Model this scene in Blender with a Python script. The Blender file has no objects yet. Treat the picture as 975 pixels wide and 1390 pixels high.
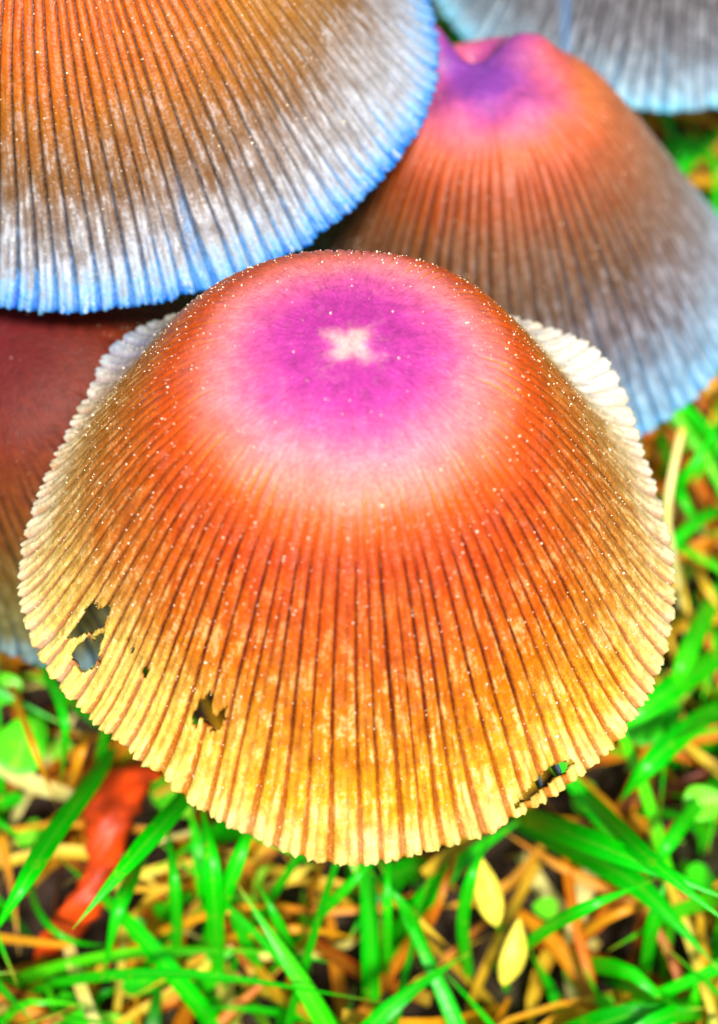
import bpy, math, random
import numpy as np
from mathutils import Vector

# ------------------------------------------------------------------ camera, sky, sun, exposure
SC = bpy.context.scene
COL = SC.collection
MM = 0.001
GZ = 145.0                                   # camera height above the lawn in mm
PITCH = math.radians(58)                     # looking down
F_PX, CX, CY = 2018.0, 487.5, 695.0          # focal length and centre in photograph pixels
cam_d = bpy.data.cameras.new('camera')
cam = bpy.data.objects.new('camera', cam_d); COL.objects.link(cam)
cam.location = (0, 0, GZ * MM)
cam.rotation_euler = (math.radians(90) - PITCH, 0, 0)
cam_d.sensor_fit = 'VERTICAL'; cam_d.sensor_height = 24.0; cam_d.sensor_width = 24.0
cam_d.lens = 24.0 * F_PX / 1390.0
cam_d.clip_start = 0.002; cam_d.clip_end = 200.0
cam_d.dof.use_dof = True
cam_d.dof.focus_distance = 0.103
cam_d.dof.aperture_fstop = 14.0
SC.camera = cam

SUN_EL, SUN_AZ = math.radians(60), math.radians(168)     # azimuth measured from +Y (away) towards +X (right)
world = bpy.data.worlds.new('World'); SC.world = world; world.use_nodes = True
wn = world.node_tree
sky = wn.nodes.new('ShaderNodeTexSky'); sky.sky_type = 'NISHITA'; sky.sun_disc = False
sky.sun_elevation = SUN_EL; sky.sun_rotation = SUN_AZ
sky.dust_density = 3.0; sky.air_density = 0.7; sky.ozone_density = 0.6
bg = wn.nodes['Background']; bg.inputs['Strength'].default_value = 0.075
wn.links.new(sky.outputs[0], bg.inputs['Color'])
sun_d = bpy.data.lights.new('sun', 'SUN'); sun = bpy.data.objects.new('sun', sun_d); COL.objects.link(sun)
sun_d.energy = 3.8; sun_d.angle = math.radians(8); sun_d.color = (1.0, 0.95, 0.88)
sdir = Vector((math.cos(SUN_EL) * math.sin(SUN_AZ), math.cos(SUN_EL) * math.cos(SUN_AZ), math.sin(SUN_EL)))
sun.rotation_euler = sdir.to_track_quat('Z', 'Y').to_euler()
SC.view_settings.view_transform = 'Standard'; SC.view_settings.look = 'None'
SC.view_settings.gamma = 1.0; SC.view_settings.use_curve_mapping = False
SC.view_settings.exposure = 0.97
SC.cycles.use_denoising = True
SC.cycles.max_bounces = 6; SC.cycles.transparent_max_bounces = 6

rng = np.random.default_rng(7)
random.seed(7)

# ------------------------------------------------------------------ photograph pixel <-> space (mm, camera at x=y=0, z=GZ)
FWD = np.array([0, math.cos(PITCH), -math.sin(PITCH)]); UP = np.array([0, math.sin(PITCH), math.cos(PITCH)]); RT = np.array([1.0, 0, 0])
EYE = np.array([0, 0, GZ])
def ray(px, py): return FWD + RT * (px - CX) / F_PX - UP * (py - CY) / F_PX
def at(px, py, z):                            # the point at height z (mm over the lawn) seen in that direction
    d = ray(px, py); return EYE + d * ((z - GZ) / d[2])
def proj(X):
    V = X - EYE; d = V @ FWD
    return CX + F_PX * (V @ RT) / d, CY - F_PX * (V @ UP) / d

# ------------------------------------------------------------------ helpers
def lin(c, k=1.0):
    o = []
    for v in c:
        v = v / 255.0
        o.append(k * (v / 12.92 if v <= 0.04045 else ((v + 0.055) / 1.055) ** 2.4))
    return (o[0], o[1], o[2], 1.0)
def sm(a, b, x):
    t = np.clip((x - a) / (b - a), 0, 1); return t * t * (3 - 2 * t)
def wrap(a): return (a + np.pi) % (2 * np.pi) - np.pi
def gauss(x, c, w): return np.exp(-((x - c) / w) ** 2)
def gang(phi, deg, w): return np.exp(-(wrap(phi - math.radians(deg)) / math.radians(w)) ** 2)
def pchip(x, y, q):
    x = np.asarray(x, float); y = np.asarray(y, float)
    h = np.diff(x); d = np.diff(y) / h; m = np.zeros_like(y)
    for i in range(1, len(x) - 1):
        if d[i - 1] * d[i] > 0: m[i] = 2 * d[i - 1] * d[i] / (d[i - 1] + d[i])
    m[-1] = d[-1]
    i = np.clip(np.searchsorted(x, q) - 1, 0, len(x) - 2); t = (q - x[i]) / h[i]
    return (2*t**3 - 3*t**2 + 1) * y[i] + (t**3 - 2*t**2 + t) * h[i] * m[i] + (-2*t**3 + 3*t**2) * y[i+1] + (t**3 - t**2) * h[i] * m[i+1]
def inside(px, py, poly):
    r = np.zeros(px.shape, bool); n = len(poly); j = n - 1
    for i in range(n):
        xi, yi = poly[i]; xj, yj = poly[j]
        c = ((yi > py) != (yj > py)) & (px < (xj - xi) * (py - yi) / ((yj - yi) if yj != yi else 1e-9) + xi)
        r ^= c; j = i
    return r
def mesh_obj(name, V, Fc, mat, parent=None, origin=None, smooth=True, attrs=None):
    """V in mm, world; the object is put at origin (mm)"""
    origin = np.zeros(3) if origin is None else np.asarray(origin, float)
    V = (np.asarray(V, float) - origin) * MM
    me = bpy.data.meshes.new(name)
    if isinstance(Fc, np.ndarray):
        n, k = Fc.shape
        me.vertices.add(len(V)); me.vertices.foreach_set('co', V.astype(np.float32).ravel())
        me.loops.add(n * k); me.loops.foreach_set('vertex_index', Fc.astype(np.int32).ravel())
        me.polygons.add(n); me.polygons.foreach_set('loop_start', (np.arange(n) * k).astype(np.int32))
        me.update(calc_edges=True)
    else:
        me.from_pydata(V.tolist(), [], Fc); me.update()
    if smooth: me.polygons.foreach_set('use_smooth', np.ones(len(me.polygons), bool))
    for a, v in (attrs or {}).items():
        v = np.asarray(v, np.float32)
        if v.ndim == 1:
            at_ = me.attributes.new(a, 'FLOAT', 'POINT'); at_.data.foreach_set('value', v)
        else:
            at_ = me.attributes.new(a, 'FLOAT_VECTOR', 'POINT'); at_.data.foreach_set('vector', v.ravel())
    me.materials.append(mat)
    o = bpy.data.objects.new(name, me); COL.objects.link(o)
    if parent is not None:
        o.parent = parent
    else:
        o.location = origin * MM
    return o
def tag(o, label, cat, group=None):
    o['label'] = label; o['category'] = cat
    if group: o['group'] = group
    return o
def empty(name, loc):
    o = bpy.data.objects.new(name, None); COL.objects.link(o); o.location = np.asarray(loc) * MM
    o.empty_display_size = 0.01
    return o

# ------------------------------------------------------------------ materials
class NT:
    def __init__(s, name):
        s.m = bpy.data.materials.new(name); s.m.use_nodes = True; s.t = s.m.node_tree
        s.b = s.t.nodes['Principled BSDF']; s.out = s.t.nodes['Material Output']
    def n(s, typ, **kw):
        nd = s.t.nodes.new(typ)
        for k, v in kw.items(): setattr(nd, k, v)
        return nd
    def l(s, a, b): s.t.links.new(a, b)
    def attr(s, name): return s.n('ShaderNodeAttribute', attribute_name=name)
    def math(s, op, a, b=None, c=None, clamp=False):
        nd = s.n('ShaderNodeMath', operation=op); nd.use_clamp = clamp
        for i, v in enumerate((a, b, c)):
            if v is None: continue
            if isinstance(v, (int, float)): nd.inputs[i].default_value = v
            else: s.l(v, nd.inputs[i])
        return nd.outputs[0]
    def step(s, x, a, b):
        nd = s.n('ShaderNodeMapRange', interpolation_type='SMOOTHSTEP'); s.l(x, nd.inputs[0])
        nd.inputs[1].default_value = a; nd.inputs[2].default_value = b
        return nd.outputs[0]
    def ramp(s, fac, stops, k=1.0):
        nd = s.n('ShaderNodeValToRGB'); el = nd.color_ramp.elements
        while len(el) < len(stops): el.new(0.5)
        for e, (p, c) in zip(el, stops): e.position = p
        for e, (p, c) in zip(el, stops): e.position = p; e.color = lin(c, k)
        s.l(fac, nd.inputs[0]); return nd.outputs[0]
    def mix(s, fac, a, b, blend='MIX'):
        nd = s.n('ShaderNodeMix', data_type='RGBA', blend_type=blend); nd.clamp_factor = True
        for sock, v in ((nd.inputs[0], fac), (nd.inputs[6], a), (nd.inputs[7], b)):
            if isinstance(v, (int, float)): sock.default_value = v
            elif isinstance(v, tuple): sock.default_value = v
            else: s.l(v, sock)
        return nd.outputs[2]
    def noise(s, vec, scale, detail=2.0, rough=0.5, typ='FBM'):
        nd = s.n('ShaderNodeTexNoise'); nd.inputs['Scale'].default_value = scale
        nd.inputs['Detail'].default_value = detail; nd.inputs['Roughness'].default_value = rough
        if vec is not None: s.l(vec, nd.inputs['Vector'])
        return nd
    def bump(s, h, strength, dist, prev=None):
        nd = s.n('ShaderNodeBump'); nd.inputs['Strength'].default_value = strength; nd.inputs['Distance'].default_value = dist
        s.l(h, nd.inputs['Height'])
        if prev is not None: s.l(prev, nd.inputs['Normal'])
        return nd.outputs[0]

KC = 0.72
def cap_material(name, centre, side, groove, fleck=(250, 240, 215), fleck_amt=0.5, cross=False, lit_or_torn=(255, 232, 110), fleck_from=0.5, rough=0.42):
    """centre / side / groove: colour stops along the profile (0 apex .. 1 margin)"""
    n = NT(name)
    co = n.n('ShaderNodeTexCoord').outputs['Object']
    u = n.attr('u').outputs['Fac']; g = n.attr('groove').outputs['Fac']
    sec = n.attr('sector').outputs['Fac']; bl = n.attr('lit_or_torn').outputs['Fac']
    tint = n.attr('blue').outputs['Fac']
    puv = n.attr('puv').outputs['Vector']
    n1 = n.noise(co, 260, 4, 0.6).outputs['Fac']              # blotches about 4 mm
    n2 = n.noise(co, 1100, 3, 0.6).outputs['Fac']             # 1 mm
    n3 = n.noise(co, 5200, 2, 0.6).outputs['Fac']             # fine grain
    ns = n.noise(puv, 1.0, 4, 0.65).outputs['Fac']            # streaks along the ridges
    uu = n.math('ADD', u, n.math('MULTIPLY', n.math('SUBTRACT', n1, 0.5), 0.10))
    uu = n.math('ADD', uu, n.math('MULTIPLY', n.math('SUBTRACT', n2, 0.5), 0.05))
    uu = n.math('ADD', uu, n.math('MULTIPLY', n.math('MULTIPLY', n.math('SUBTRACT', ns, 0.5), n.step(u, 0.35, 0.6)), 0.20))
    c = n.ramp(uu, centre, KC)
    cs = n.ramp(uu, side, KC)
    secn = n.math('ADD', sec, n.math('MULTIPLY', n.math('SUBTRACT', n1, 0.5), 0.9), clamp=True)
    c = n.mix(secn, c, cs)
    blf = n.math('MULTIPLY', bl, n.math('ADD', 0.45, n.math('MULTIPLY', n2, 1.1)), clamp=True)
    c = n.mix(blf, c, lin(lit_or_torn, KC * 1.2))
    if cross:                                                 # pale star at the very top
        sp = n.noise(co, 900, 3, 0.6).outputs['Fac']
        f = n.step(n.math('ADD', n.attr('star').outputs['Fac'], n.math('MULTIPLY', n.math('SUBTRACT', sp, 0.5), 1.1)), 0.05, 0.95)
        c = n.mix(n.math('MULTIPLY', f, 0.85), c, lin((245, 190, 180), KC))
    # value mottling and streaks
    v = n.math('ADD', 0.22, n.math('MULTIPLY', n2, 0.80)); v = n.math('ADD', v, n.math('MULTIPLY', n3, 0.74))
    v = n.math('MULTIPLY', v, n.math('ADD', 0.36, n.math('MULTIPLY', ns, 1.28)))
    vv = n.n('ShaderNodeCombineColor'); [n.l(v, vv.inputs[i]) for i in range(3)]
    c = n.mix(1.0, c, vv.outputs[0], 'MULTIPLY')
    # pale flecks clinging to the ridges, denser towards the margin
    n4 = n.noise(co, 3000, 2, 0.7).outputs['Fac']
    fk = n.step(n.math('ADD', n.math('MULTIPLY', ns, 0.72), n.math('MULTIPLY', n4, 0.40)), 0.575, 0.69)
    fk = n.math('MULTIPLY', fk, n.step(u, fleck_from, 1.0)); fk = n.math('MULTIPLY', fk, n.math('SUBTRACT', 1.0, n.math('MULTIPLY', g, 0.9)))
    c = n.mix(n.math('MULTIPLY', fk, fleck_amt), c, lin(fleck, KC * 1.1))
    # grooves
    gc = n.ramp(uu, groove, KC)
    gc = n.mix(n.math('MULTIPLY', secn, 0.5), gc, cs) if side is not centre else gc
    brk = n.noise(puv, 4.5, 3, 0.7).outputs['Fac']
    brk = n.math('ADD', 0.45, n.math('MULTIPLY', n.step(brk, 0.28, 0.56), 0.8))
    g = n.math('MULTIPLY', g, brk)
    gn = n.math('MULTIPLY', g, n.math('ADD', 0.6, n.math('MULTIPLY', n3, 1.3)), clamp=True)
    c = n.mix(gn, c, gc)
    c = n.mix(tint, c, lin((70, 165, 240), KC))
    n.l(c, n.b.inputs['Base Color'])
    n.b.inputs['Roughness'].default_value = rough
    n.b.inputs['Specular IOR Level'].default_value = 0.27
    n.b.inputs['Subsurface Weight'].default_value = 0.0
    bmp = n.bump(n3, 0.55, 0.00009)
    vo = n.n('ShaderNodeTexVoronoi'); vo.inputs['Scale'].default_value = 3600; n.l(co, vo.inputs['Vector'])
    bmp = n.bump(vo.outputs['Distance'], 0.35, 0.00010, bmp)
    n.l(bmp, n.b.inputs['Normal'])
    # thin flesh lets a little light through towards the margin
    tr = n.n('ShaderNodeBsdfTranslucent'); n.l(c, tr.inputs['Color'])
    ms = n.n('ShaderNodeMixShader'); n.l(n.math('MULTIPLY', n.step(u, 0.45, 1.0), 0.28), ms.inputs[0])
    n.l(n.b.outputs[0], ms.inputs[1]); n.l(tr.outputs[0], ms.inputs[2]); n.l(ms.outputs[0], n.out.inputs['Surface'])
    return n.m

def simple_material(name, col, rough=0.6, var=0.35, scale=400, translucent=0.0, spec=0.4, stretch=None):
    n = NT(name); co = n.n('ShaderNodeTexCoord').outputs['Object']
    if stretch:
        mp = n.n('ShaderNodeMapping'); mp.inputs['Scale'].default_value = stretch; n.l(co, mp.inputs['Vector']); co = mp.outputs[0]
    n1 = n.noise(co, scale, 4, 0.6).outputs['Fac']
    a = tuple(x * (1 - var) for x in col[:3]) + (1,); b = tuple(x * (1 + var) for x in col[:3]) + (1,)
    c = n.mix(n.step(n1, 0.3, 0.7), a, b); n.l(c, n.b.inputs['Base Color'])
    n.b.inputs['Roughness'].default_value = rough; n.b.inputs['Specular IOR Level'].default_value = spec
    n.l(n.bump(n1, 0.4, 0.0003), n.b.inputs['Normal'])
    if translucent:
        tr = n.n('ShaderNodeBsdfTranslucent'); n.l(c, tr.inputs['Color'])
        ms = n.n('ShaderNodeMixShader'); ms.inputs[0].default_value = translucent
        n.l(n.b.outputs[0], ms.inputs[1]); n.l(tr.outputs[0], ms.inputs[2]); n.l(ms.outputs[0], n.out.inputs['Surface'])
    return n.m

def blade_material(name, stops, veins=True, rough=0.38, translucent=0.35, k=0.88):
    """colour chosen by each blade's own 'tone' (0..1), paler along the midrib, dry at the tip"""
    n = NT(name)
    tone = n.attr('tone').outputs['Fac']; w = n.attr('across').outputs['Fac']; al = n.attr('along').outputs['Fac']
    co = n.n('ShaderNodeTexCoord').outputs['Object']
    n1 = n.noise(co, 300, 3, 0.6).outputs['Fac']
    t = n.math('ADD', tone, n.math('MULTIPLY', n.math('SUBTRACT', n1, 0.5), 0.35))
    c = n.ramp(t, stops, k)
    if veins:
        wv = n.math('SINE', n.math('MULTIPLY', w, 26.0))
        f = n.math('ADD', 0.88, n.math('MULTIPLY', wv, 0.12))
        cc = n.n('ShaderNodeCombineColor'); [n.l(f, cc.inputs[i]) for i in range(3)]
        c = n.mix(1.0, c, cc.outputs[0], 'MULTIPLY')
        rib = n.step(n.math('ABSOLUTE', w), 0.16, 0.0)
        c = n.mix(n.math('MULTIPLY', rib, 0.35), c, lin((150, 225, 70), k))
    blot = n.noise(co, 750, 3, 0.7).outputs['Fac']
    c = n.mix(n.math('MULTIPLY', n.step(blot, 0.60, 0.72), 0.45), c, lin((190, 190, 40), k))
    c = n.mix(n.math('MULTIPLY', n.step(al, 0.88, 1.0), 0.7), c, lin((225, 190, 60), k))
    n.l(c, n.b.inputs['Base Color']); n.b.inputs['Roughness'].default_value = rough
    n.l(n.bump(n.noise(co, 1500, 2, 0.6).outputs['Fac'], 0.3, 0.0002), n.b.inputs['Normal'])
    n.b.inputs['Specular IOR Level'].default_value = 0.3
    tr = n.n('ShaderNodeBsdfTranslucent'); n.l(c, tr.inputs['Color'])
    ms = n.n('ShaderNodeMixShader'); ms.inputs[0].default_value = translucent
    n.l(n.b.outputs[0], ms.inputs[1]); n.l(tr.outputs[0], ms.inputs[2]); n.l(ms.outputs[0], n.out.inputs['Surface'])
    return n.m

GREEN = [(0.0, (5, 120, 2)), (0.35, (4, 195, 2)), (0.65, (10, 235, 3)), (0.85, (90, 245, 12)), (1.0, (180, 250, 60))]
STRAW = [(0.0, (140, 50, 8)), (0.3, (215, 105, 8)), (0.6, (240, 165, 15)), (0.85, (245, 210, 60)), (1.0, (252, 238, 150))]
M_GREEN = blade_material('green_grass', GREEN)
M_STRAW = blade_material('dry_straw', STRAW, veins=True, rough=0.5, translucent=0.2)
M_GRAN = simple_material('pale_granule', (0.85, 0.70, 0.50), 0.15, 0.3, 900, 0.0, 0.6)
M_GILL = simple_material('slate_gill', lin((70, 85, 110), 0.8), 0.6, 0.4, 700, 0.15)
M_STEM = simple_material('cream_stem', lin((225, 205, 170), 0.75), 0.55, 0.2, 300, 0.0, 0.4, (6, 6, 1))
M_RED = simple_material('red_brown_dead_leaf', lin((225, 70, 8), 0.85), 0.5, 0.6, 260, 0.2)
M_HUSK = simple_material('yellow_husk', lin((250, 228, 75), 0.85), 0.5, 0.45, 420, 0.12)
M_LIME = blade_material('lime_leaf', [(0.0, (30, 200, 10)), (0.5, (70, 230, 20)), (1.0, (150, 245, 60))], veins=False, rough=0.35, translucent=0.3)

# ------------------------------------------------------------------ setting: soil, grass, litter
def ground():
    n = NT('damp_soil'); co = n.n('ShaderNodeTexCoord').outputs['Object']
    a = n.noise(co, 90, 6, 0.7).outputs['Fac']; b = n.noise(co, 700, 4, 0.6).outputs['Fac']
    c = n.ramp(a, [(0.3, (38, 22, 10)), (0.5, (70, 42, 18)), (0.62, (60, 62, 18)), (0.75, (95, 58, 22))], 0.5)
    n.l(c, n.b.inputs['Base Color']); n.b.inputs['Roughness'].default_value = 0.9
    n.l(n.bump(b, 0.8, 0.001), n.b.inputs['Normal'])
    # finely divided near the mushrooms, one sheet out to the horizon
    xs = np.concatenate([[-60e3, -4e3, -600], np.linspace(-200, 200, 91), [600, 4e3, 60e3]])
    ys = np.concatenate([[-60e3, -4e3, -600], np.linspace(-90, 310, 91), [700, 4e3, 60e3]])
    X, Y = np.meshgrid(xs, ys, indexing='ij')
    Z = 1.1 * np.sin(X * .21 + 1.3 * np.sin(Y * .13)) * np.cos(Y * .17) + .7 * np.sin(X * .53 + 2) * np.sin(Y * .47) - 1.5
    Z = np.where((np.abs(X) > 250) | (np.abs(Y - 110) > 250), -1.5, Z)
    V = np.stack([X, Y, Z], -1).reshape(-1, 3); m = len(ys)
    i, j = np.meshgrid(np.arange(len(xs) - 1), np.arange(m - 1), indexing='ij'); k = (i * m + j).ravel()
    o = mesh_obj('ground', V, np.stack([k, k + m, k + m + 1, k + 1], 1), n.m); o['kind'] = 'structure'
ground()

def ribbon(pts, width, fold=0.25, twist=0.0, seg=14, taper_tip=True, base_w=0.7, rnd=0.0):
    """a grass blade along control points; returns verts (mm), quads, across, along"""
    P = np.asarray(pts, float); n = len(P); t = np.linspace(0, n - 1, seg + 1)
    C = np.zeros((seg + 1, 3))
    for k, q in enumerate(t):                                  # Catmull-Rom
        i = min(int(q), n - 2); s = q - i
        p0 = P[max(i - 1, 0)]; p1 = P[i]; p2 = P[i + 1]; p3 = P[min(i + 2, n - 1)]
        C[k] = 0.5 * (2 * p1 + (p2 - p0) * s + (2*p0 - 5*p1 + 4*p2 - p3) * s*s + (3*p1 - p0 - 3*p2 + p3) * s**3)
    T = np.gradient(C, axis=0); T /= np.linalg.norm(T, axis=1)[:, None] + 1e-9
    ref = np.array([0, -0.35, 1.0]); S = np.cross(T, ref); S /= np.linalg.norm(S, axis=1)[:, None] + 1e-9
    N = np.cross(S, T)
    a = twist * np.linspace(-.5, .5, seg + 1) + rnd
    S2 = S * np.cos(a)[:, None] + N * np.sin(a)[:, None]; N2 = -S * np.sin(a)[:, None] + N * np.cos(a)[:, None]
    s = np.linspace(0, 1, seg + 1)
    w = width * (base_w + (1 - base_w) * sm(0, .3, s)) * ((1 - sm(.55, 1.0, s) * .97) if taper_tip else 1.0)
    L = C - S2 * w[:, None] / 2 + N2 * (fold * w)[:, None] / 2; R = C + S2 * w[:, None] / 2 + N2 * (fold * w)[:, None] / 2
    V = np.stack([L, C, R], 1).reshape(-1, 3)
    k = np.arange(seg) * 3
    Fq = np.concatenate([np.stack([k, k + 1, k + 4, k + 3], 1), np.stack([k + 1, k + 2, k + 5, k + 4], 1)])
    return V, Fq, np.tile([-1.0, 0, 1.0], seg + 1), np.repeat(s, 3)

CAPS = [(-.6, 59, 24), (-23, 103, 29), (11, 101, 28), (32, 142, 26), (-23, 78, 21)]      # plan discs of the five caps
STEMS = []
def under_cap(x, y):
    return any((x - a) ** 2 + (y - b) ** 2 < (r + 2) ** 2 for a, b, r in CAPS)
CLEAR = [at(160, 1065, 12), at(148, 1110, 12), at(142, 1160, 12), at(115, 1230, 10), at(85, 1265, 8), at(665, 1215, 14), at(688, 1280, 13), at(30, 1010, 12), at(780, 1130, 18), at(860, 1180, 18)]
def in_clearing(q):                            # bare spots where other plants lie
    return any((q[0] - c[0]) ** 2 + (q[1] - c[1]) ** 2 < 3.4 ** 2 for c in CLEAR)
def grass_field():
    Vs, Fs, Ac, Al, To = [], [], [], [], []; base = 0
    for k in range(6800):
        x, y = rng.uniform(-150, 150), rng.uniform(-70, 270)
        if rng.random() < 0.25 and y > 40: continue
        uc = under_cap(x, y)
        if uc and rng.random() < 0.55: continue
        h = rng.uniform(9, 20) if uc else rng.uniform(9, 27)
        lean = rng.uniform(.2, 1.3) * h; a = rng.uniform(0, 2 * np.pi)
        if uc: lean = min(lean, 12)
        d = np.array([math.cos(a), math.sin(a), 0]); b = np.array([x, y, -2.0])
        cv = rng.normal(0, .15, 2) * h
        tip = b + d * lean * 1.15 + np.array([cv[0], cv[1], h * rng.uniform(.55, 1.0)])
        if under_cap(tip[0], tip[1]) and tip[2] > 24: tip[2] = 22
        if any(in_clearing(q) for q in (tip, b * .35 + tip * .65, b * .7 + tip * .3, b)): continue
        pts = [b, b + d * lean * .2 + np.array([0, 0, h * .45]), b + d * lean * .62 + np.array([cv[0] * .4, cv[1] * .4, h * .85]), tip]
        V, Fq, ac, al = ribbon(pts, rng.choice([.8, 1.1, 1.5, 2.0]) * rng.uniform(.8, 1.2), rng.uniform(.1, .45), rng.normal(0, .8), 9, rnd=rng.normal(0, .5))
        Vs.append(V); Fs.append(Fq + base); base += len(V); Ac.append(ac); Al.append(al)
        To.append(np.full(len(V), np.clip(rng.normal(.62, .24), 0, 1)))
    o = mesh_obj('grass', np.concatenate(Vs), np.concatenate(Fs), M_GREEN, attrs=dict(across=np.concatenate(Ac), along=np.concatenate(Al), tone=np.concatenate(To)))
    tag(o, 'short bright green lawn grass growing around the mushrooms', 'grass'); o['kind'] = 'stuff'
    Vs, Fs, Ac, Al, To = [], [], [], [], []; base = 0
    for k in range(5000):
        x, y = rng.uniform(-150, 150), rng.uniform(-70, 250)
        L = rng.uniform(7, 30); a = rng.uniform(0, 2 * np.pi); z0 = rng.uniform(-.5, 9); tl = rng.normal(0, .22)
        d = np.array([math.cos(a), math.sin(a), tl]); p = np.array([x, y, z0]); bow = np.array([0, 0, rng.uniform(0, .12) * L]); s = np.array([-d[1], d[0], 0]) * rng.normal(0, .1) * L
        pts = [p - d * L / 2, p - d * L * .17 + bow + s, p + d * L * .17 + bow + s, p + d * L / 2]
        V, Fq, ac, al = ribbon(pts, rng.uniform(.5, 1.9), rng.uniform(.1, .8), rng.normal(0, 1.2), 6, taper_tip=rng.random() < .6, rnd=rng.normal(0, .6))
        Vs.append(V); Fs.append(Fq + base); base += len(V); Ac.append(ac); Al.append(al)
        To.append(np.full(len(V), np.clip(rng.normal(.52, .25), 0, 1)))
    o = mesh_obj('dry_grass_litter', np.concatenate(Vs), np.concatenate(Fs), M_STRAW, attrs=dict(across=np.concatenate(Ac), along=np.concatenate(Al), tone=np.concatenate(To)))
    tag(o, 'orange and straw coloured dead grass littering the soil', 'dead grass'); o['kind'] = 'stuff'
grass_field()
def low_leaves():
    Vs, Fs, To = [], [], []; base = 0; na = 10
    for k in range(2600):
        c = np.array([rng.uniform(-130, 130), rng.uniform(-60, 240), rng.uniform(2, 9)])
        if in_clearing(c): continue
        m = math.sin(c[0] * .11 + 1) * math.sin(c[1] * .09 + .5) + .35 * math.sin(c[0] * .31) * math.sin(c[1] * .27)
        if m < -.02: continue                     # grows in patches
        lx, ly, a, t1, t2 = rng.uniform(2.0, 4.6), rng.uniform(1.4, 2.8), rng.uniform(0, 6.28), rng.normal(0, .35), rng.normal(0, .35)
        w = np.linspace(0, 2 * np.pi, na, endpoint=False); x = np.cos(w) * lx / 2; y = np.sin(w) * ly / 2 * (1 - .3 * np.cos(w))
        P = np.stack([x * math.cos(a) - y * math.sin(a), x * math.sin(a) + y * math.cos(a), .18 * np.abs(y) + t1 * x + t2 * y], 1) + c
        Vs += [P, c[None]]; Fs.append(np.stack([base + np.arange(na), base + (np.arange(na) + 1) % na, np.full(na, base + na)], 1)); base += na + 1
        To.append(np.full(na + 1, np.clip(rng.normal(.5, .3), 0, 1)))
    n = base
    o = mesh_obj('low_leaves', np.concatenate(Vs), np.concatenate(Fs), M_LIME, attrs=dict(across=np.ones(n), along=np.zeros(n), tone=np.concatenate(To)))
    tag(o, 'patches of small lime green leaves low in the lawn', 'ground cover'); o['kind'] = 'stuff'
low_leaves()

# ------------------------------------------------------------------ mushrooms
RF = [0, .2, .4, .55, .7, .85, .95, 1.0]
BELL = np.array([0, .50, 1.85, 4.75, 9.2, 14.4, 17.4, 18.3]) / 23.6
CONE = np.array([0, .05, .17, .37, .62, .88, 1.05, 1.12]) * .9

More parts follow.
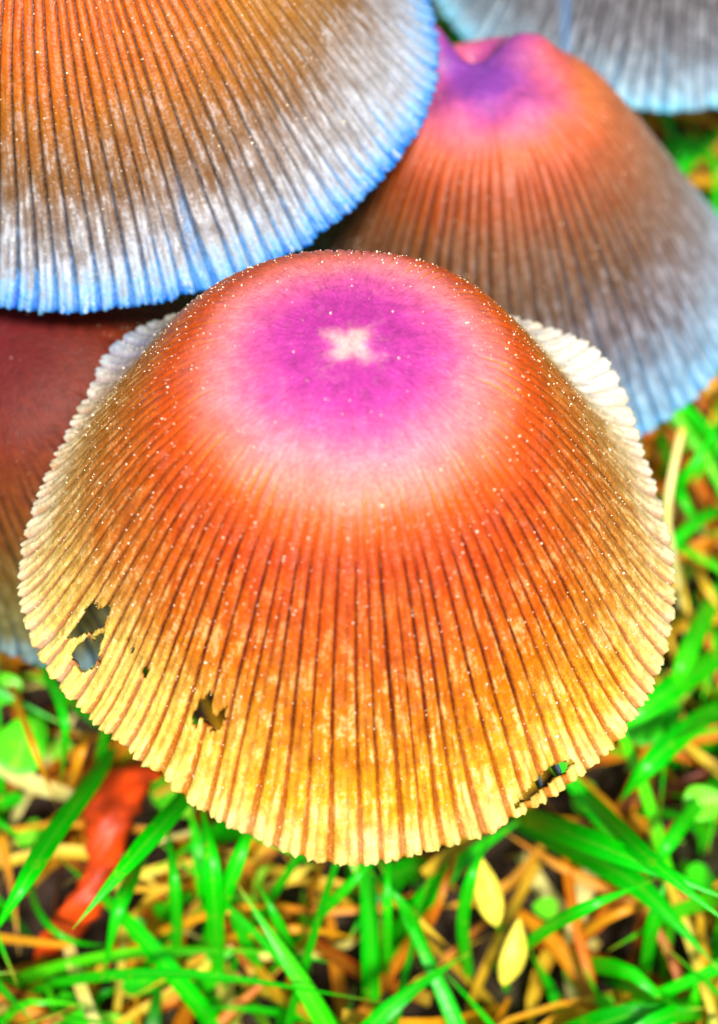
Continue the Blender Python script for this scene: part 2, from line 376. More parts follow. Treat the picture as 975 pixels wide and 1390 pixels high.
def mushroom(label, apex_px, dist, tilt, R, prof, height, nridge, per, nt, material, lobes=None, deform=None, start=.42, depth=.34,
             holes=(), sector=None, lit_or_torn=None, blue=None, granules=1500, stem_base=None, gill_gap=None, gran_from=.12, tooth=.22, second=.62, pale_at=None, group='ink cap mushrooms growing in a cluster'):
    nphi = nridge * per
    A = EYE + ray(*apex_px) * dist
    ax = np.array([tilt[0], tilt[1], 1.0]); ax /= np.linalg.norm(ax)
    e1 = np.cross([0, 1, 0], ax); e1 /= np.linalg.norm(e1); e2 = np.cross(ax, e1)
    phi = np.pi / 2 + np.linspace(0, 2 * np.pi, nphi, endpoint=False)          # seam at the back
    q = np.linspace(0, 1, nt); uq = np.where(q < .25, q * 1.2, .3 + (q - .25) / .75 * .7); uq[0] = 0.0004
    U, PH = np.meshgrid(uq, phi, indexing='ij')
    lob = lobes(PH) if lobes is not None else 0 * PH
    def shape(U, PH, lob):
        s = 1 + lob * U ** 2
        r = R * U * s; z = -pchip(RF, prof, U) * R * height * s
        x, y = r * np.cos(PH), r * np.sin(PH)
        if deform is not None: x, y, z = deform(x, y, z, U, PH)
        return x, y, z
    # slow unevenness of the whole cap
    x, y, z = shape(U, PH, lob)
    z = z + .22 * U * np.sin(3.1 * PH + 5 * U) * np.sin(2 * PH + 1) + .12 * U * np.sin(9 * PH + 7 * U)
    # grooves: unevenly spaced, slightly wandering, starting at differing heights
    ph0 = phi - np.pi / 2
    warp = .35 * np.sin(3 * ph0 + 1) + .2 * np.sin(7 * ph0 + 2) + .12 * np.sin(13 * ph0) + .07 * np.sin(29 * ph0 + .7) + .04 * np.sin(47 * ph0)
    th = ph0 / (2 * np.pi) * nridge + warp
    TH = th[None, :] + .12 * np.sin(9 * U + 4 * np.sin(5 * PH)) * sm(.4, 1, U)
    k = np.floor(TH + .5); fr = TH - k                                          # groove centre at fr = 0
    kk = (k.astype(int) % nridge)
    st = (start + rng.normal(0, .035, nridge))[kk]; amp = rng.uniform(.6, 1.25, nridge)[kk]; wd = rng.uniform(.055, .105, nridge)[kk]
    grow = sm(0, .12, U - st)
    g = np.exp(-(fr / (wd + .05 * sm(.8, 1, U))) ** 2) * grow
    st2 = (second + rng.uniform(-.1, .2, nridge))[kk]; amp2 = rng.uniform(.25, .9, nridge)[kk]
    fr2 = np.abs(fr) - .5
    g2 = np.exp(-(fr2 / .085) ** 2) * sm(0, .12, U - st2) * amp2
    disp = -depth * (g * amp + .6 * g2) * (.55 + .45 * U) + .045 * np.cos(2 * np.pi * fr) * -grow
    fine = rng.normal(0, 1, (nt, nphi)); fine = (fine + np.roll(fine, 1, 0) + np.roll(fine, 1, 1)) / 3
    disp += fine * .028 * (.4 + U); disp *= sm(0, .02, U)
    X = np.stack([x, y, z], -1)
    dU = np.gradient(X, axis=0); dP = np.roll(X, -1, 1) - np.roll(X, 1, 1)
    N = np.cross(dP, dU); N /= np.linalg.norm(N, axis=-1, keepdims=True) + 1e-9
    N = np.where(N[..., 2:3] < -0.25, -N, N)
    if N[nt // 3, :, 2].mean() < 0: N = -N
    X = X + N * disp[..., None]
    # toothed margin: ridges run out past the grooves
    tdir = dU / (np.linalg.norm(dU, axis=-1, keepdims=True) + 1e-9)
    tth = (tooth * (-.8 * g - .9 * g2) + .06 * rng.normal(0, 1, nphi)[None, :] + .35 * tooth * rng.normal(0, 1, nridge)[kk]) * sm(.93, 1, U)
    X = X + tdir * tth[..., None]
    W = A + X[..., 0:1] * e1 + X[..., 1:2] * e2 + X[..., 2:3] * ax
    # faces, minus the holes
    i, j = np.meshgrid(np.arange(nt - 1), np.arange(nphi), indexing='ij')
    j2 = (j + 1) % nphi
    quads = np.stack([i * nphi + j, (i + 1) * nphi + j, (i + 1) * nphi + j2, i * nphi + j2], -1)
    px, py = proj(W); cxp = (px[:-1] + px[1:] + np.roll(px, -1, 1)[:-1] + np.roll(px, -1, 1)[1:]) / 4
    cyp = (py[:-1] + py[1:] + np.roll(py, -1, 1)[:-1] + np.roll(py, -1, 1)[1:]) / 4
    keep = np.ones(cxp.shape, bool)
    front = np.sin(PH[:-1]) < .2
    for poly in holes: keep &= ~(inside(cxp, cyp, poly) & front)
    quads = quads[keep]
    used = np.zeros(nt * nphi, bool); used[quads.ravel()] = True
    re = np.cumsum(used) - 1
    V = W.reshape(-1, 3)[used]; quads = re[quads]
    gall = np.clip(g * 1.15 + .5 * g2, 0, 1)
    wid = 4.0 * PH / (2 * np.pi) * nridge / 4
    puv = np.stack([TH * 2.2, U * 17, 0 * U], -1)
    pale = pale_at(PH, U) if pale_at else 0 * U
    at_ = dict(u=U + pale, groove=gall * (1 - np.clip(pale * 5, 0, .8)), sector=(sector(PH, U) if sector else 0 * U), lit_or_torn=(lit_or_torn(PH, U) if lit_or_torn else 0 * U),
               blue=(blue(PH, U, px, py) if blue else 0 * U))
    xr, yr = x * .8 - y * .6, x * .6 + y * .8
    at_['star'] = np.maximum(np.exp(-(xr / 2.0) ** 2 - (yr / .75) ** 2), np.exp(-(xr / .75) ** 2 - (yr / 2.0) ** 2))
    at_ = {a: v.reshape(-1)[used] for a, v in at_.items()}; at_['puv'] = puv.reshape(-1, 3)[used]
    inner = A - ax * 1.2
    base = np.array(stem_base if stem_base is not None else [A[0], A[1]], float); base = np.array([base[0], base[1], 0.0])
    root = empty('mushroom', base); tag(root, label, 'mushroom', group)
    cap = mesh_obj('cap', V, quads, material, root, base, attrs=at_)
    sol = cap.modifiers.new('flesh', 'SOLIDIFY'); sol.thickness = .42 * MM; sol.offset = -1
    # is the outer side outwards?
    # granules scattered over the skin
    idx = rng.integers(0, nt * nphi, granules * 4); uu = U.reshape(-1)[idx]
    okk = used[idx] & (uu > gran_from) & (rng.random(len(idx)) < (.06 + .94 * sm(.3, .6, uu))) & (uu < .985); idx = idx[okk][:granules]
    cent = W.reshape(-1, 3)[idx]; nn = (N.reshape(-1, 3)[idx]); nn = nn[:, :1] * e1 + nn[:, 1:2] * e2 + nn[:, 2:] * ax
    sz = np.exp(rng.normal(-3.05, .38, len(idx)))
    octv = np.array([[1, 0, 0], [-1, 0, 0], [0, 1, 0], [0, -1, 0], [0, 0, 1], [0, 0, -1]], float)
    octf = np.array([[0, 2, 4], [2, 1, 4], [1, 3, 4], [3, 0, 4], [2, 0, 5], [1, 2, 5], [3, 1, 5], [0, 3, 5]])
    gv = (cent + nn * (.35 * sz[:, None]))[:, None] + (octv[None] * rng.uniform(.6, 1.3, (len(idx), 6, 1)) * sz[:, None, None])
    gf = (octf[None] + (np.arange(len(idx)) * 6)[:, None, None]).reshape(-1, 3)
    go = mesh_obj('granules', gv.reshape(-1, 3), gf, M_GRAN, root, base, smooth=False); go['kind'] = 'stuff'
    # gills: thin upright plates hanging under the cap
    gu = np.linspace(.16, .965, 14); gv, gf = [], []; nb = 0
    for gi in range(nridge):
        pg = np.pi / 2 + 2 * np.pi * (gi - warp[(gi * per) % nphi]) / nridge
        if gill_gap is not None and gill_gap(pg): continue
        PP = np.full_like(gu, pg); lb = lobes(PP) if lobes is not None else 0 * gu
        x, y, z = shape(gu, PP, lb)
        top = A + x[:, None] * e1 + y[:, None] * e2 + (z - .75)[:, None] * ax
        dep = 3.2 * np.sin(np.pi * np.clip((gu - .1) / .9, 0, 1)) ** .6 + .3
        bot = top - ax * dep[:, None]
        sd = (-math.sin(pg) * e1 + math.cos(pg) * e2) * .07
        S = np.stack([top - sd, top + sd, bot + sd, bot - sd], 1).reshape(-1, 3)
        m = len(gu)
        for a in range(m - 1):
            for b in range(4): gf.append([nb + a * 4 + b, nb + a * 4 + (b + 1) % 4, nb + a * 4 + 4 + (b + 1) % 4, nb + a * 4 + 4 + b])
        gf.append([nb, nb + 1, nb + 2, nb + 3]); e = nb + (m - 1) * 4; gf.append([e + 3, e + 2, e + 1, e])
        gv.append(S); nb += len(S)
    gl = mesh_obj('gills', np.concatenate(gv), np.array(gf), M_GILL, root, base, smooth=False); gl['kind'] = 'stuff'
    # stem
    P0 = inner - ax * .3; P3 = base + np.array([0, 0, -3]); P1 = P0 - ax * 18; P2 = base + np.array([0, 0, 22.0])
    m, sd = 28, 20; sv = []
    for a in range(m):
        t = a / (m - 1); c = (1-t)**3*P0 + 3*(1-t)**2*t*P1 + 3*(1-t)*t*t*P2 + t**3*P3
        rr = 1.9 + .9 * t + .25 * math.sin(9 * t)
        for b in range(sd):
            w = 2 * np.pi * b / sd; r2 = rr * (1 + .04 * math.sin(5 * w + 3 * t))
            sv.append(c + np.array([math.cos(w) * r2, math.sin(w) * r2, 0]))
    sf = [[a * sd + b, a * sd + (b + 1) % sd, (a + 1) * sd + (b + 1) % sd, (a + 1) * sd + b] for a in range(m - 1) for b in range(sd)]
    sf += [list(range(sd))[::-1]] if False else []
    mesh_obj('stem', sv, np.array(sf), M_STEM, root, base)
    return root

# --- the one in front: magenta crown, orange skirt, holes eaten in the margin
fc = [0.019, -0.112, -0.016, -0.013, -0.001, -0.008, -0.007, 0.016, -0.005, -0.019, -0.006, 0.007]
def f_lobes(P):
    s = 0 * P
    for k in range(6): s = s + fc[2*k] * np.cos((k+1) * P) + fc[2*k+1] * np.sin((k+1) * P)
    return s + .03 * gang(P, -8, 16)
def f_deform(x, y, z, U, P):
    b = gang(P, 92, 24) * sm(.5, 1, U)                                  # pressed in at the back by its neighbour
    k = 1 - .30 * b; x, y = x * k, y * k
    fl = np.clip(gang(P, 30, 14) + gang(P, 146, 12) * .6, 0, 1)               # flaring skirt behind both shoulders
    z = z - fl * 1.2 * sm(.5, .8, U) + fl * 3.4 * sm(.8, 1.0, U) ** 1.3
    k = 1 + fl * .03 * sm(.75, 1, U); x, y = x * k, y * k
    return x, y, z
def hz(pts): return [(80 + a / 3.9, 800 + b / 3.9) for a, b in pts]
HOLES = [hz([(125, 105), (170, 80), (220, 50), (232, 55), (185, 92), (210, 100), (282, 78), (265, 130), (237, 203), (170, 233), (100, 260), (30, 268), (75, 200), (125, 150)]),
         hz([(60, 345), (90, 292), (150, 262), (228, 226), (245, 228), (220, 300), (215, 385), (180, 430), (120, 445), (80, 410)]),
         hz([(290, 265), (306, 262), (302, 290), (292, 288)]), hz([(350, 268), (370, 258), (366, 280), (350, 292)]),
         hz([(362, 350), (380, 312), (402, 308), (386, 345), (370, 358)]), hz([(395, 410), (420, 366), (438, 360), (420, 400), (402, 416)]),
         hz([(436, 442), (455, 420), (486, 408), (472, 450), (450, 482)]),
         hz([(690, 690), (715, 640), (740, 590), (810, 520), (814, 560), (806, 655), (830, 662), (892, 618), (886, 690), (862, 740), (800, 767), (765, 705), (750, 690), (715, 752)]),
         [(694, 1097), (705, 1086), (720, 1067), (736, 1050), (754, 1037), (776, 1031), (783, 1037), (763, 1053), (743, 1068), (722, 1083), (703, 1098)]]
F_CENTRE = [(0, (200, 75, 155)), (.10, (178, 50, 145)), (.19, (190, 60, 150)), (.27, (215, 88, 148)), (.35, (236, 132, 142)), (.43, (232, 122, 98)),
            (.49, (216, 84, 18)), (.56, (202, 66, 0)), (.70, (216, 96, 0)), (.82, (238, 140, 0)), (.91, (252, 192, 18)), (1.0, (255, 242, 130))]  # gold margin stops include the backlit glow, painted in
F_SIDE = [(0, (200, 75, 155)), (.10, (178, 50, 145)), (.19, (190, 60, 150)), (.27, (210, 78, 135)), (.35, (218, 88, 100)), (.43, (200, 66, 40)),
          (.50, (196, 72, 10)), (.60, (190, 92, 18)), (.72, (185, 115, 45)), (.84, (205, 155, 90)), (.93, (238, 215, 170)), (1.0, (255, 250, 238))]
F_GROOVE = [(0, (215, 130, 20)), (.44, (232, 140, 2)), (.50, (205, 90, 0)), (.57, (75, 10, 0)), (.78, (95, 26, 0)), (.90, (190, 95, 2)), (1.0, (205, 135, 30))]
m_front = cap_material('magenta_orange_cap', F_CENTRE, F_SIDE, F_GROOVE, cross=True, fleck_amt=.8, fleck=(255, 235, 165), fleck_from=.5)
def f_sector(P, U): return np.clip(1.05 - (gang(P, -82, 66)) * 1.45, 0, 1) * sm(.3, .6, U)
def f_lit_margin(P, U): return gang(P, -138, 24) * sm(.74, .95, U) * .95 + gang(P, -35, 30) * sm(.8, 1, U) * .35  # strongly lit lower margin put into the colour as pale yellow
mushroom('orange mushroom with magenta crown and pale star on top, holes eaten in its margin',
         (475, 467), 95.0, (.024, .0192), 23.6, BELL, 1.0, 102, 10, 150, m_front, f_lobes, f_deform, start=.395, holes=HOLES,
         sector=f_sector, lit_or_torn=f_lit_margin, granules=2600, depth=.26, pale_at=lambda P, U: .16 * gang(P, 32, 20) * sm(.76, .86, U), blue=lambda P, U, px, py: gang(P, 143, 14) * sm(.7, .9, U) * .45, stem_base=(-1, 74),  # right rear skirt painted as directly lit, left one tinted as shaded
         gill_gap=lambda a: (math.degrees(wrap(np.array(a))) < -95 and math.degrees(wrap(np.array(a))) > -175) or abs(math.degrees(wrap(np.array(a))) + 48) < 5)

# --- back left: wide brown cap, blue margin, one split
K = 1.065
A_C = [(0, (150, 60, 60)), (.35, (200, 72, 10)), (.55, (205, 92, 0)), (.68, (178, 102, 12)), (.77, (150, 105, 60)), (.85, (165, 150, 140)), (.92, (200, 205, 215)), (.97, (135, 202, 242)), (1.0, (30, 140, 228))]
A_G = [(0, (70, 20, 4)), (.6, (55, 18, 2)), (.78, (45, 28, 14)), (.88, (75, 80, 95)), (.94, (60, 145, 215)), (1.0, (8, 95, 210))]
A_S = [(0, (150, 60, 60)), (.45, (190, 95, 8)), (.62, (185, 118, 15)), (.74, (160, 120, 75)), (.82, (190, 180, 175)), (.92, (215, 222, 232)), (.97, (135, 202, 245)), (1.0, (30, 138, 228))]
m_back = cap_material('brown_blue_margin_cap', A_C, A_S, A_G, fleck=(240, 244, 250), fleck_amt=.6, fleck_from=.5)
def a_split(P, U, px, py):
    c = 236 + (py - 235) * .27
    return np.clip(gauss(px, c, 3 + np.maximum(py - 235, 0) * .06), 0, 1) * sm(225, 300, py) * (np.sin(P) < 0) * (.3 + .35 * np.sin(U * 90 + P * 40) ** 2)
def a_deform(x, y, z, U, P):
    return x, y, z - .5 * gang(P, -62, 2.0) * sm(.75, .95, U)
mushroom('broad brown mushroom with pale blue toothed margin overhanging the magenta crowned one',
         (78.6, -216.9), 103.87 * K, (-.077, .018), 26.07 * K, BELL, .976, 118, 8, 110, m_back, deform=a_deform, start=.36, depth=.34,
         sector=lambda P, U: gang(P, -20, 32), blue=a_split, granules=1800, stem_base=(-14, 92), second=.6)

# --- back right: tall cone with a dented purple knob
K = 1.10
B_C = [(0, (120, 58, 150)), (.13, (135, 62, 155)), (.22, (185, 82, 145)), (.31, (222, 108, 118)), (.38, (205, 92, 55)), (.46, (165, 68, 12)), (.56, (128, 70, 24)), (.68, (104, 74, 48)), (.80, (122, 114, 122)), (.92, (145, 178, 205)), (1.0, (150, 212, 240))]
B_G = [(0, (200, 80, 20)), (.34, (205, 92, 10)), (.46, (85, 22, 2)), (.6, (30, 13, 6)), (.8, (46, 44, 54)), (.93, (90, 145, 185)), (1.0, (60, 150, 220))]
B_S = [(0, (120, 58, 150)), (.14, (170, 75, 135)), (.26, (215, 95, 80)), (.36, (212, 115, 60)), (.46, (175, 100, 58)), (.60, (148, 108, 84)), (.74, (146, 130, 126)), (.88, (170, 180, 195)), (1.0, (155, 212, 240))]
m_right = cap_material('purple_knob_cap', B_C, B_S, B_G, fleck=(235, 235, 240), fleck_amt=.35, fleck_from=.45, lit_or_torn=(225, 95, 2))
def b_deform(x, y, z, U, P):
    r = np.hypot(x, y)
    z = z + 2.0 * np.exp(-((x - 3.6) ** 2 + (y - 2.6) ** 2) / 9.0) + 3.8 * np.exp(-((x + 5.0) ** 2 + (y - 2.8) ** 2) / 5.0)
    z = z - 3.2 * np.exp(-((x + .9) ** 2 + (y - 3.8) ** 2) / 3.2) - .5 * np.exp(-((x + .8) ** 2 + (y + .2) ** 2) / 5.0)
    z = z + .5 * np.exp(-((r - 5.5) / 1.2) ** 2) * np.sin(5 * P)
    return x, y, z
mushroom('conical mushroom with dented purple knob on top and grey brown ribbed sides',
         (663, 86.4), 118.7 * K, (-.097, .145), 22.65 * K, CONE, 1.017, 84, 8, 120, m_right, deform=b_deform, start=.34, depth=.55,
         sector=lambda P, U: gang(P, 5, 42), lit_or_torn=lambda P, U: .9 * np.exp(-((24.9 * U * np.cos(P) + 2.4) ** 2 + (24.9 * U * np.sin(P) - 4.2) ** 2) / 1.3), granules=700, stem_base=(0, 96), second=.55)

# --- far back right: grey cap with aqua margin
K = 1.12
C_C = [(0, (130, 80, 60)), (.5, (120, 95, 80)), (.70, (98, 92, 92)), (.82, (125, 125, 132)), (.92, (165, 185, 200)), (.97, (175, 222, 240)), (1.0, (130, 220, 245))]
C_G = [(0, (60, 40, 30)), (.7, (45, 40, 40)), (.85, (70, 76, 88)), (.95, (105, 155, 190)), (1.0, (80, 180, 225))]
m_far = cap_material('grey_aqua_margin_cap', C_C, C_C, C_G, fleck=(240, 245, 250), fleck_amt=.45, fleck_from=.45)
mushroom('grey ribbed mushroom with aqua margin standing behind the purple knobbed one',
         (918.3, -289.1), 134.1 * K, (-.009, .013), 22.5 * K, BELL, 1.007, 98, 8, 100, m_far, start=.36, depth=.42,
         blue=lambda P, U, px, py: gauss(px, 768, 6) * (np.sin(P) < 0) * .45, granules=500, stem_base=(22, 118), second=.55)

# --- left: red-brown cap, shade under the broad cap darkened into its colours
K = 1.03
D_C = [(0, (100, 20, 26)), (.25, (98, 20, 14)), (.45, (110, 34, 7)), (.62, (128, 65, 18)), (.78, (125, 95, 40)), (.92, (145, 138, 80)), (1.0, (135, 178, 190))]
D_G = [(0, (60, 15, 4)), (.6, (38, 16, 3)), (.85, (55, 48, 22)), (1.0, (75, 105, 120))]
m_left = cap_material('shaded_red_brown_cap', D_C, D_C, D_G, fleck=(220, 200, 160), fleck_amt=.3, rough=.6)
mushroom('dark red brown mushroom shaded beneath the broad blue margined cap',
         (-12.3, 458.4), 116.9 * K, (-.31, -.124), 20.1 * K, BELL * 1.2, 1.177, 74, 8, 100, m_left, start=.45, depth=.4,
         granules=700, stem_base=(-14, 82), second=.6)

# ------------------------------------------------------------------ single plants one can pick out of the lawn
def blade(label, pts, w, tone=.6, mat=None, fold=.28, twist=.3, tip=True, name='grass_blade', cat='grass blade', group=None, seg=22):
    P = [at(*p) for p in pts]
    V, Fq, ac, al = ribbon(P, w, fold, twist, seg, taper_tip=tip)
    o = mesh_obj(name, V, Fq, mat or M_GREEN, None, [P[0][0], P[0][1], 0], attrs=dict(across=ac, along=al, tone=np.full(len(V), tone)))
    sl = o.modifiers.new('thickness', 'SOLIDIFY'); sl.thickness = .12 * MM; sl.offset = 0
    return tag(o, label, cat, group)
blade('slender green grass blade arching over the lime leaf left of the mushroom', [(30, 868, -2), (60, 905, 20), (88, 980, 28), (82, 1070, 16)], .95, .5)
blade('thin straw coloured stalk leaning across the lime leaf', [(-5, 880, 2), (28, 965, 19), (52, 1030, 22), (80, 1100, 10)], .6, .55, M_STRAW, name='straw_stalk', cat='straw')
blade('wide green grass blade crossing beside the red brown leaf', [(170, 985, -2), (135, 1050, 16), (75, 1132, 27), (25, 1212, 31), (-30, 1300, 24)], 1.75, .6)
blade('green grass blade with yellow pointed tip lying over the red brown leaf', [(320, 1000, -2), (245, 1092, 24), (180, 1165, 31), (98, 1262, 31)], 1.6, .62, fold=.35)
blade('upright green grass blade standing right of the red brown leaf', [(215, 1100, -2), (185, 1180, 18), (160, 1238, 23), (138, 1335, 15)], 1.3, .5)
blade('thin green blade curling round the foot of the red brown leaf', [(36, 1165, -2), (52, 1235, 13), (95, 1276, 15), (160, 1284, 8)], .6, .45)
blade('short orange dry blade beside the wide green one', [(96, 1070, 14), (102, 1045, 20), (112, 1015, 22), (118, 995, 18)], .95, .5, M_STRAW, tip=False, name='straw_stalk', cat='straw')
LB = ["narrow upright green blade next to the pair below the mushroom's scalloped front", 'broad upright green blade of the crossing pair below the orange cap',
    'green blade leaning across the broad upright one below the orange cap',
    'very thin upright green blade under the middle of the orange margin',
    'slim green blade slanting up towards the middle of the orange margin',
    'dark slim green blade slanting away from the slanting pair below the cap',
    'dark slim green blade between the thin upright blade and the yellow husks',
    'green blade bending behind the plump pale yellow husk']
for q, (pts, w, t) in enumerate([([(236, 1340, -2), (240, 1260, 17), (236, 1185, 24), (224, 1105, 19)], 1.0, .45), ([(298, 1350, -2), (292, 1240, 20), (286, 1160, 26), (272, 1085, 22)], 1.5, .6),
                                 ([(262, 1340, -2), (298, 1235, 18), (330, 1150, 24), (350, 1100, 20)], 1.3, .55), ([(521, 1350, -2), (526, 1272, 18), (526, 1200, 24), (531, 1125, 20)], .8, .55),
                                 ([(380, 1300, -2), (430, 1245, 15), (482, 1193, 22), (530, 1140, 20)], .9, .5), ([(420, 1350, -2), (395, 1290, 14), (372, 1240, 20), (345, 1190, 20)], .9, .4),
                                 ([(600, 1350, -2), (570, 1270, 14), (545, 1225, 20), (500, 1180, 20)], .9, .42), ([(640, 1340, -2), (628, 1260, 14), (640, 1190, 22), (668, 1130, 20)], 1.1, .5)]):
    blade(LB[q], pts, w, t, group='grass blades below the orange cap')
LS = ['arched pale straw stalk lying over the grass right of the red brown leaf',
    'orange straw stalk lying just below the arched pale one',
    'yellow straw stalk sloping down beside the thin upright green blade',
    'rusty brown straw stalk standing left of the yellow husks',
    'short cream straw stub directly under the orange margin',
    'golden straw stalk below the widest green blade']
for q, (pts, w, t) in enumerate([([(160, 1292, 1), (250, 1252, 13), (330, 1232, 15), (418, 1228, 6)], .75, .6), ([(240, 1300, 1), (330, 1268, 11), (420, 1262, 12), (500, 1278, 5)], .8, .55),
                                 ([(470, 1172, 4), (540, 1225, 15), (612, 1288, 10)], .8, .75), ([(560, 1300, 2), (590, 1240, 12), (612, 1180, 14), (625, 1140, 10)], .7, .3),
                                 ([(350, 1215, 8), (395, 1190, 14), (430, 1172, 12)], 1.0, .85), ([(770, 1290, 4), (810, 1255, 12), (860, 1232, 14), (905, 1225, 8)], .8, .5)]):
    blade(LS[q], pts, w, t, M_STRAW, name='straw_stalk', cat='straw', group='straw stalks below the orange cap')
blade('broad green grass blade with pale midrib below the torn margin', [(680, 1098, -2), (755, 1125, 20), (850, 1163, 28), (1010, 1230, 28)], 2.0, .6, fold=.4)
blade('long green grass blade crossing the broad one with pale midrib', [(752, 1035, -2), (812, 1098, 19), (880, 1165, 30), (1010, 1270, 30)], 1.55, .62)
blade('widest green grass blade lying under the two crossing ones', [(700, 1115, -2), (790, 1158, 13), (872, 1208, 19), (975, 1315, 19)], 2.3, .5)
blade('green grass blade with bright tip beside the yellow husks', [(670, 1318, -2), (740, 1262, 18), (800, 1230, 26), (894, 1192, 24)], 1.1, .6)
blade('short upright green blade near the tip of the bright tipped one', [(872, 1340, -2), (884, 1262, 16), (905, 1190, 20)], 1.3, .45)
blade('pale bluish white grass stalk standing right of the orange mushroom', [(938, 900, -2), (916, 770, 18), (906, 690, 26), (926, 580, 30)], .75, 1.0, M_STRAW, tip=False, name='pale_stalk', cat='stalk')
blade('thin yellow stalk beside the pale bluish white one', [(912, 735, 3), (930, 810, 15), (946, 905, 10)], .5, .8, M_STRAW, name='straw_stalk', cat='straw')
blade('curved yellow blade near the thin yellow stalk', [(935, 745, 2), (955, 790, 12), (985, 840, 10)], .9, .75, M_STRAW, name='straw_stalk', cat='straw')
LR = ['slim green blade rising behind the pale bluish white stalk',
    'short green blade bending down beneath the ribbed grey brown cap', "very broad light green blade reaching towards the orange mushroom's right margin", 'broad green blade lying over the wide lime leaf',
    'light green broad blade hanging beside the thin yellow stalk', "slim green blade pointing at the notch in the orange mushroom's right margin", 'green blade sloping over the pale lime leaf',
    'short green blade near the top of the pale bluish white stalk']
for q, (pts, w, t) in enumerate([([(845, 745, -2), (890, 690, 14), (935, 640, 24), (995, 535, 26)], 1.1, .6), ([(890, 570, -2), (905, 620, 14), (928, 680, 20), (960, 730, 14)], 1.2, .55),
                                 ([(1010, 870, -2), (935, 918, 18), (870, 965, 23), (790, 1015, 18)], 2.2, .7), ([(1010, 945, -2), (940, 985, 17), (880, 1040, 22), (840, 1090, 16)], 2.0, .62),
                                 ([(985, 780, -2), (950, 850, 18), (925, 905, 22), (905, 960, 16)], 1.8, .72), ([(1000, 690, -2), (960, 700, 16), (915, 735, 20), (885, 770, 16)], 1.2, .55),
                                 ([(1000, 1030, -2), (940, 1100, 16), (905, 1150, 20), (870, 1210, 14)], 1.3, .6), ([(1005, 560, -2), (965, 610, 16), (940, 660, 18)], 1.2, .6)]):
    blade(LR[q], pts, w, t, group='grass blades right of the orange cap')
LG = ['broad green blade sloping across the gap under the grey aqua margin',
    'short green blade hanging just under the grey aqua margin',
    'light green slim blade over the bright leaf under the grey aqua margin',
    'upright green blade against the side of the knobbed conical mushroom']
for q, (pts, w, t) in enumerate([([(1000, 160, -2), (950, 205, 16), (905, 245, 20), (860, 270, 14)], 1.7, .62), ([(890, 125, -2), (905, 165, 14), (915, 205, 16)], 1.3, .6), ([(1000, 225, -2), (960, 215, 14), (920, 185, 18)], 1.2, .7), ([(960, 300, -2), (930, 240, 16), (925, 180, 20)], 1.5, .55)]):
    blade(LG[q], pts, w, t, group='grass blades behind the knobbed cap')

def leaf(label, px, py, z, lx, ly, rot, tone, root_px, group=None):
    c = at(px, py, z); a = math.radians(rot); nr, na = 9, 28
    V, T = [], []
    for i in range(nr):
        r = i / (nr - 1)
        for j in range(na):
            w = 2 * np.pi * j / na; x = r * math.cos(w) * lx / 2; y = r * math.sin(w) * ly / 2 * (1 - .25 * math.cos(w))
            zz = .12 * abs(y) - .02 * x * x - .015 * y * y + .12 * math.sin(3 * w) * r + .25 * y
            V.append(c + np.array([x * math.cos(a) - y * math.sin(a), x * math.sin(a) + y * math.cos(a), zz])); T.append(tone + .25 * math.exp(-(y / .25) ** 2) - .1 * r)
    Fq = [[i * na + j, i * na + (j + 1) % na, (i + 1) * na + (j + 1) % na, (i + 1) * na + j] for i in range(nr - 1) for j in range(na)]
    b = at(*root_px, -2)
    root = empty('broad_leaf', [b[0], b[1], 0]); tag(root, label, 'leaf', group)
    n = len(V)
    o = mesh_obj('leaf_blade', V, np.array(Fq), M_LIME, root, [b[0], b[1], 0], attrs=dict(across=np.ones(n), along=np.zeros(n), tone=np.array(T)))
    sl = o.modifiers.new('thickness', 'SOLIDIFY'); sl.thickness = .2 * MM
    V, Fq, ac, al = ribbon([b, b * .5 + c * .5 + np.array([0, 0, -2]), c + np.array([0, 0, -.2])], .6, .6, 0, 10, taper_tip=False)
    mesh_obj('stalk', V, Fq, M_GREEN, root, [b[0], b[1], 0], attrs=dict(across=ac, along=al, tone=np.full(len(V), .5)))
leaf('large lime green leaf in the grass left of the orange mushroom', 32, 1010, 15, 6.0, 4.6, 70, .65, (50, 1080))
leaf('small lime leaf tucked above the large one', 5, 935, 13, 3.6, 3.0, 20, .75, (20, 960))
leaf('wide lime leaf under the right margin of the orange mushroom', 885, 975, 11, 6.6, 4.6, 25, .35, (900, 1010))
leaf('pale lime leaf between the crossing blades and the wide lime leaf', 955, 1090, 14, 3.8, 3.2, 10, .85, (960, 1130))
leaf('bright green leaf in the gap under the grey aqua margin', 925, 205, 10, 5.5, 3.8, 40, .4, (930, 240))

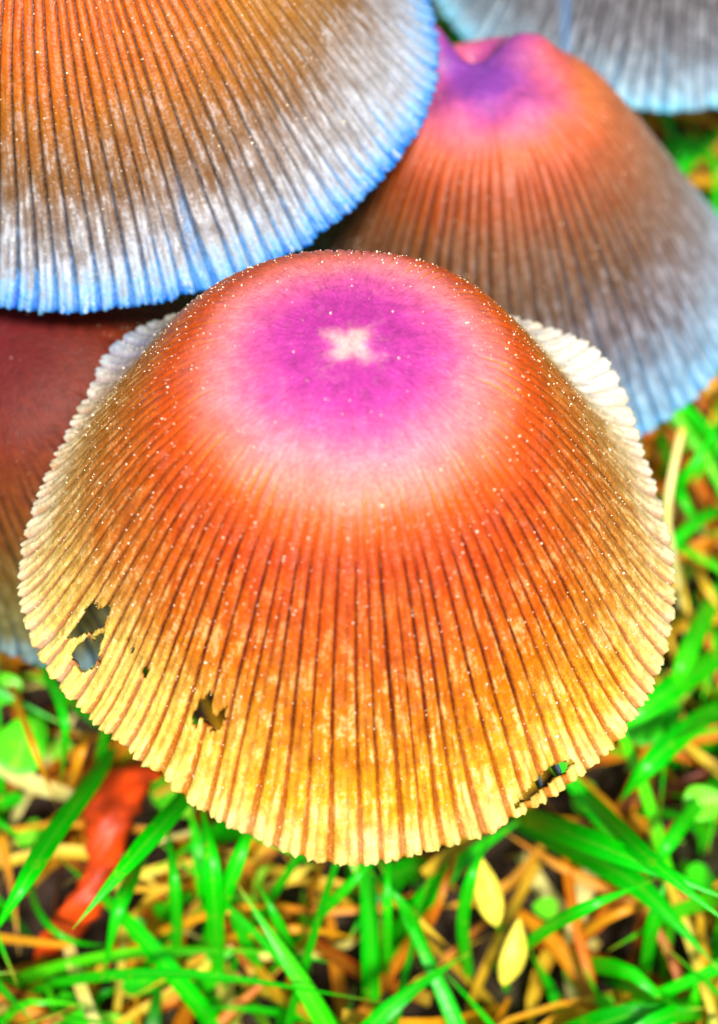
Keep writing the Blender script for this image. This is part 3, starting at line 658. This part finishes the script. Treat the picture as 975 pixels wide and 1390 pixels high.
def husk(label, px, py, z, length, wid, lean, root_px):
    c = at(px, py, z); b = at(*root_px, -2); ax = np.array([lean[0], lean[1], lean[2]], float); ax /= np.linalg.norm(ax)
    s1 = np.cross(ax, [0, 1, .3]); s1 /= np.linalg.norm(s1); s2 = np.cross(ax, s1); V = []; nr, na = 15, 16
    for i in range(nr):
        t = i / (nr - 1); r = wid / 2 * max(.02, math.sin(math.pi * t ** .85)) ** .8
        for j in range(na):
            w = 2 * np.pi * j / na; k = 1 + .10 * math.cos(5 * w) ; V.append(c + ax * (t - .5) * length + (s1 * math.cos(w) + s2 * math.sin(w) * .7) * r * k + s2 * .3 * math.sin(3 * t))
    Fq = [[i * na + j, i * na + (j + 1) % na, (i + 1) * na + (j + 1) % na, (i + 1) * na + j] for i in range(nr - 1) for j in range(na)]
    root = empty('seed_husk', [b[0], b[1], 0]); tag(root, label, 'seed husk')
    mesh_obj('pod', V, np.array(Fq), M_HUSK, root, [b[0], b[1], 0])
    V, Fq, ac, al = ribbon([b, b * .5 + (c - ax * length * .48) * .5, c - ax * length * .46], .7, .5, 0, 8, taper_tip=False)
    mesh_obj('stalk', V, Fq, M_GREEN, root, [b[0], b[1], 0], attrs=dict(across=ac, along=al, tone=np.full(len(V), .8)))
husk('plump pale yellow husk poking up below the orange mushroom', 662, 1208, 18, 6.8, 2.8, (-.25, .8, .6), (685, 1265))
husk('yellow husk lower than its plumper neighbour in the grass', 694, 1292, 14, 6.2, 2.6, (.22, .8, .55), (690, 1345))

def red_leaf():
    spec = [(188, 1040, 6, 40), (168, 1056, 13, 84), (156, 1085, 15, 64), (149, 1120, 16, 48), (143, 1160, 15, 32), (134, 1192, 13, 34), (112, 1232, 12, 50), (86, 1265, 9, 46), (60, 1300, 3, 26)]
    na = 12; V = []; sp = np.array(spec, float); tt = np.linspace(0, len(spec) - 1, 46); k = np.arange(len(spec))
    S = np.stack([np.interp(tt, k, sp[:, c]) for c in range(4)], 1)
    for c in range(4): S[1:-1, c] = (S[:-2, c] + 2 * S[1:-1, c] + S[2:, c]) / 4
    for a, (px, py, z, w) in enumerate(S):
        c = at(px, py, z); mmw = w / 11.5
        for b in range(na):
            q = b / (na - 1) * 2 - 1
            jag = 1 + .10 * math.sin(a * 1.7 + 2 * q) + .06 * math.sin(a * 3.9)
            V.append(c + np.array([q * mmw / 2 * jag, q * mmw * .12, (1 - q * q) * mmw * .30 + .18 * math.sin(a * .9 + q * 5) - (abs(q) > .95) * .25]))
    Fq = [[i * na + j, i * na + j + 1, (i + 1) * na + j + 1, (i + 1) * na + j] for i in range(45) for j in range(na - 1)]
    b = at(143, 1160, 0)
    o = mesh_obj('dead_leaf', V, np.array(Fq), M_RED, None, [b[0], b[1], 0])
    sl = o.modifiers.new('thickness', 'SOLIDIFY'); sl.thickness = .2 * MM
    tag(o, 'curled red brown dead leaf hanging in the grass under the eaten margin', 'dead leaf')
red_leaf()
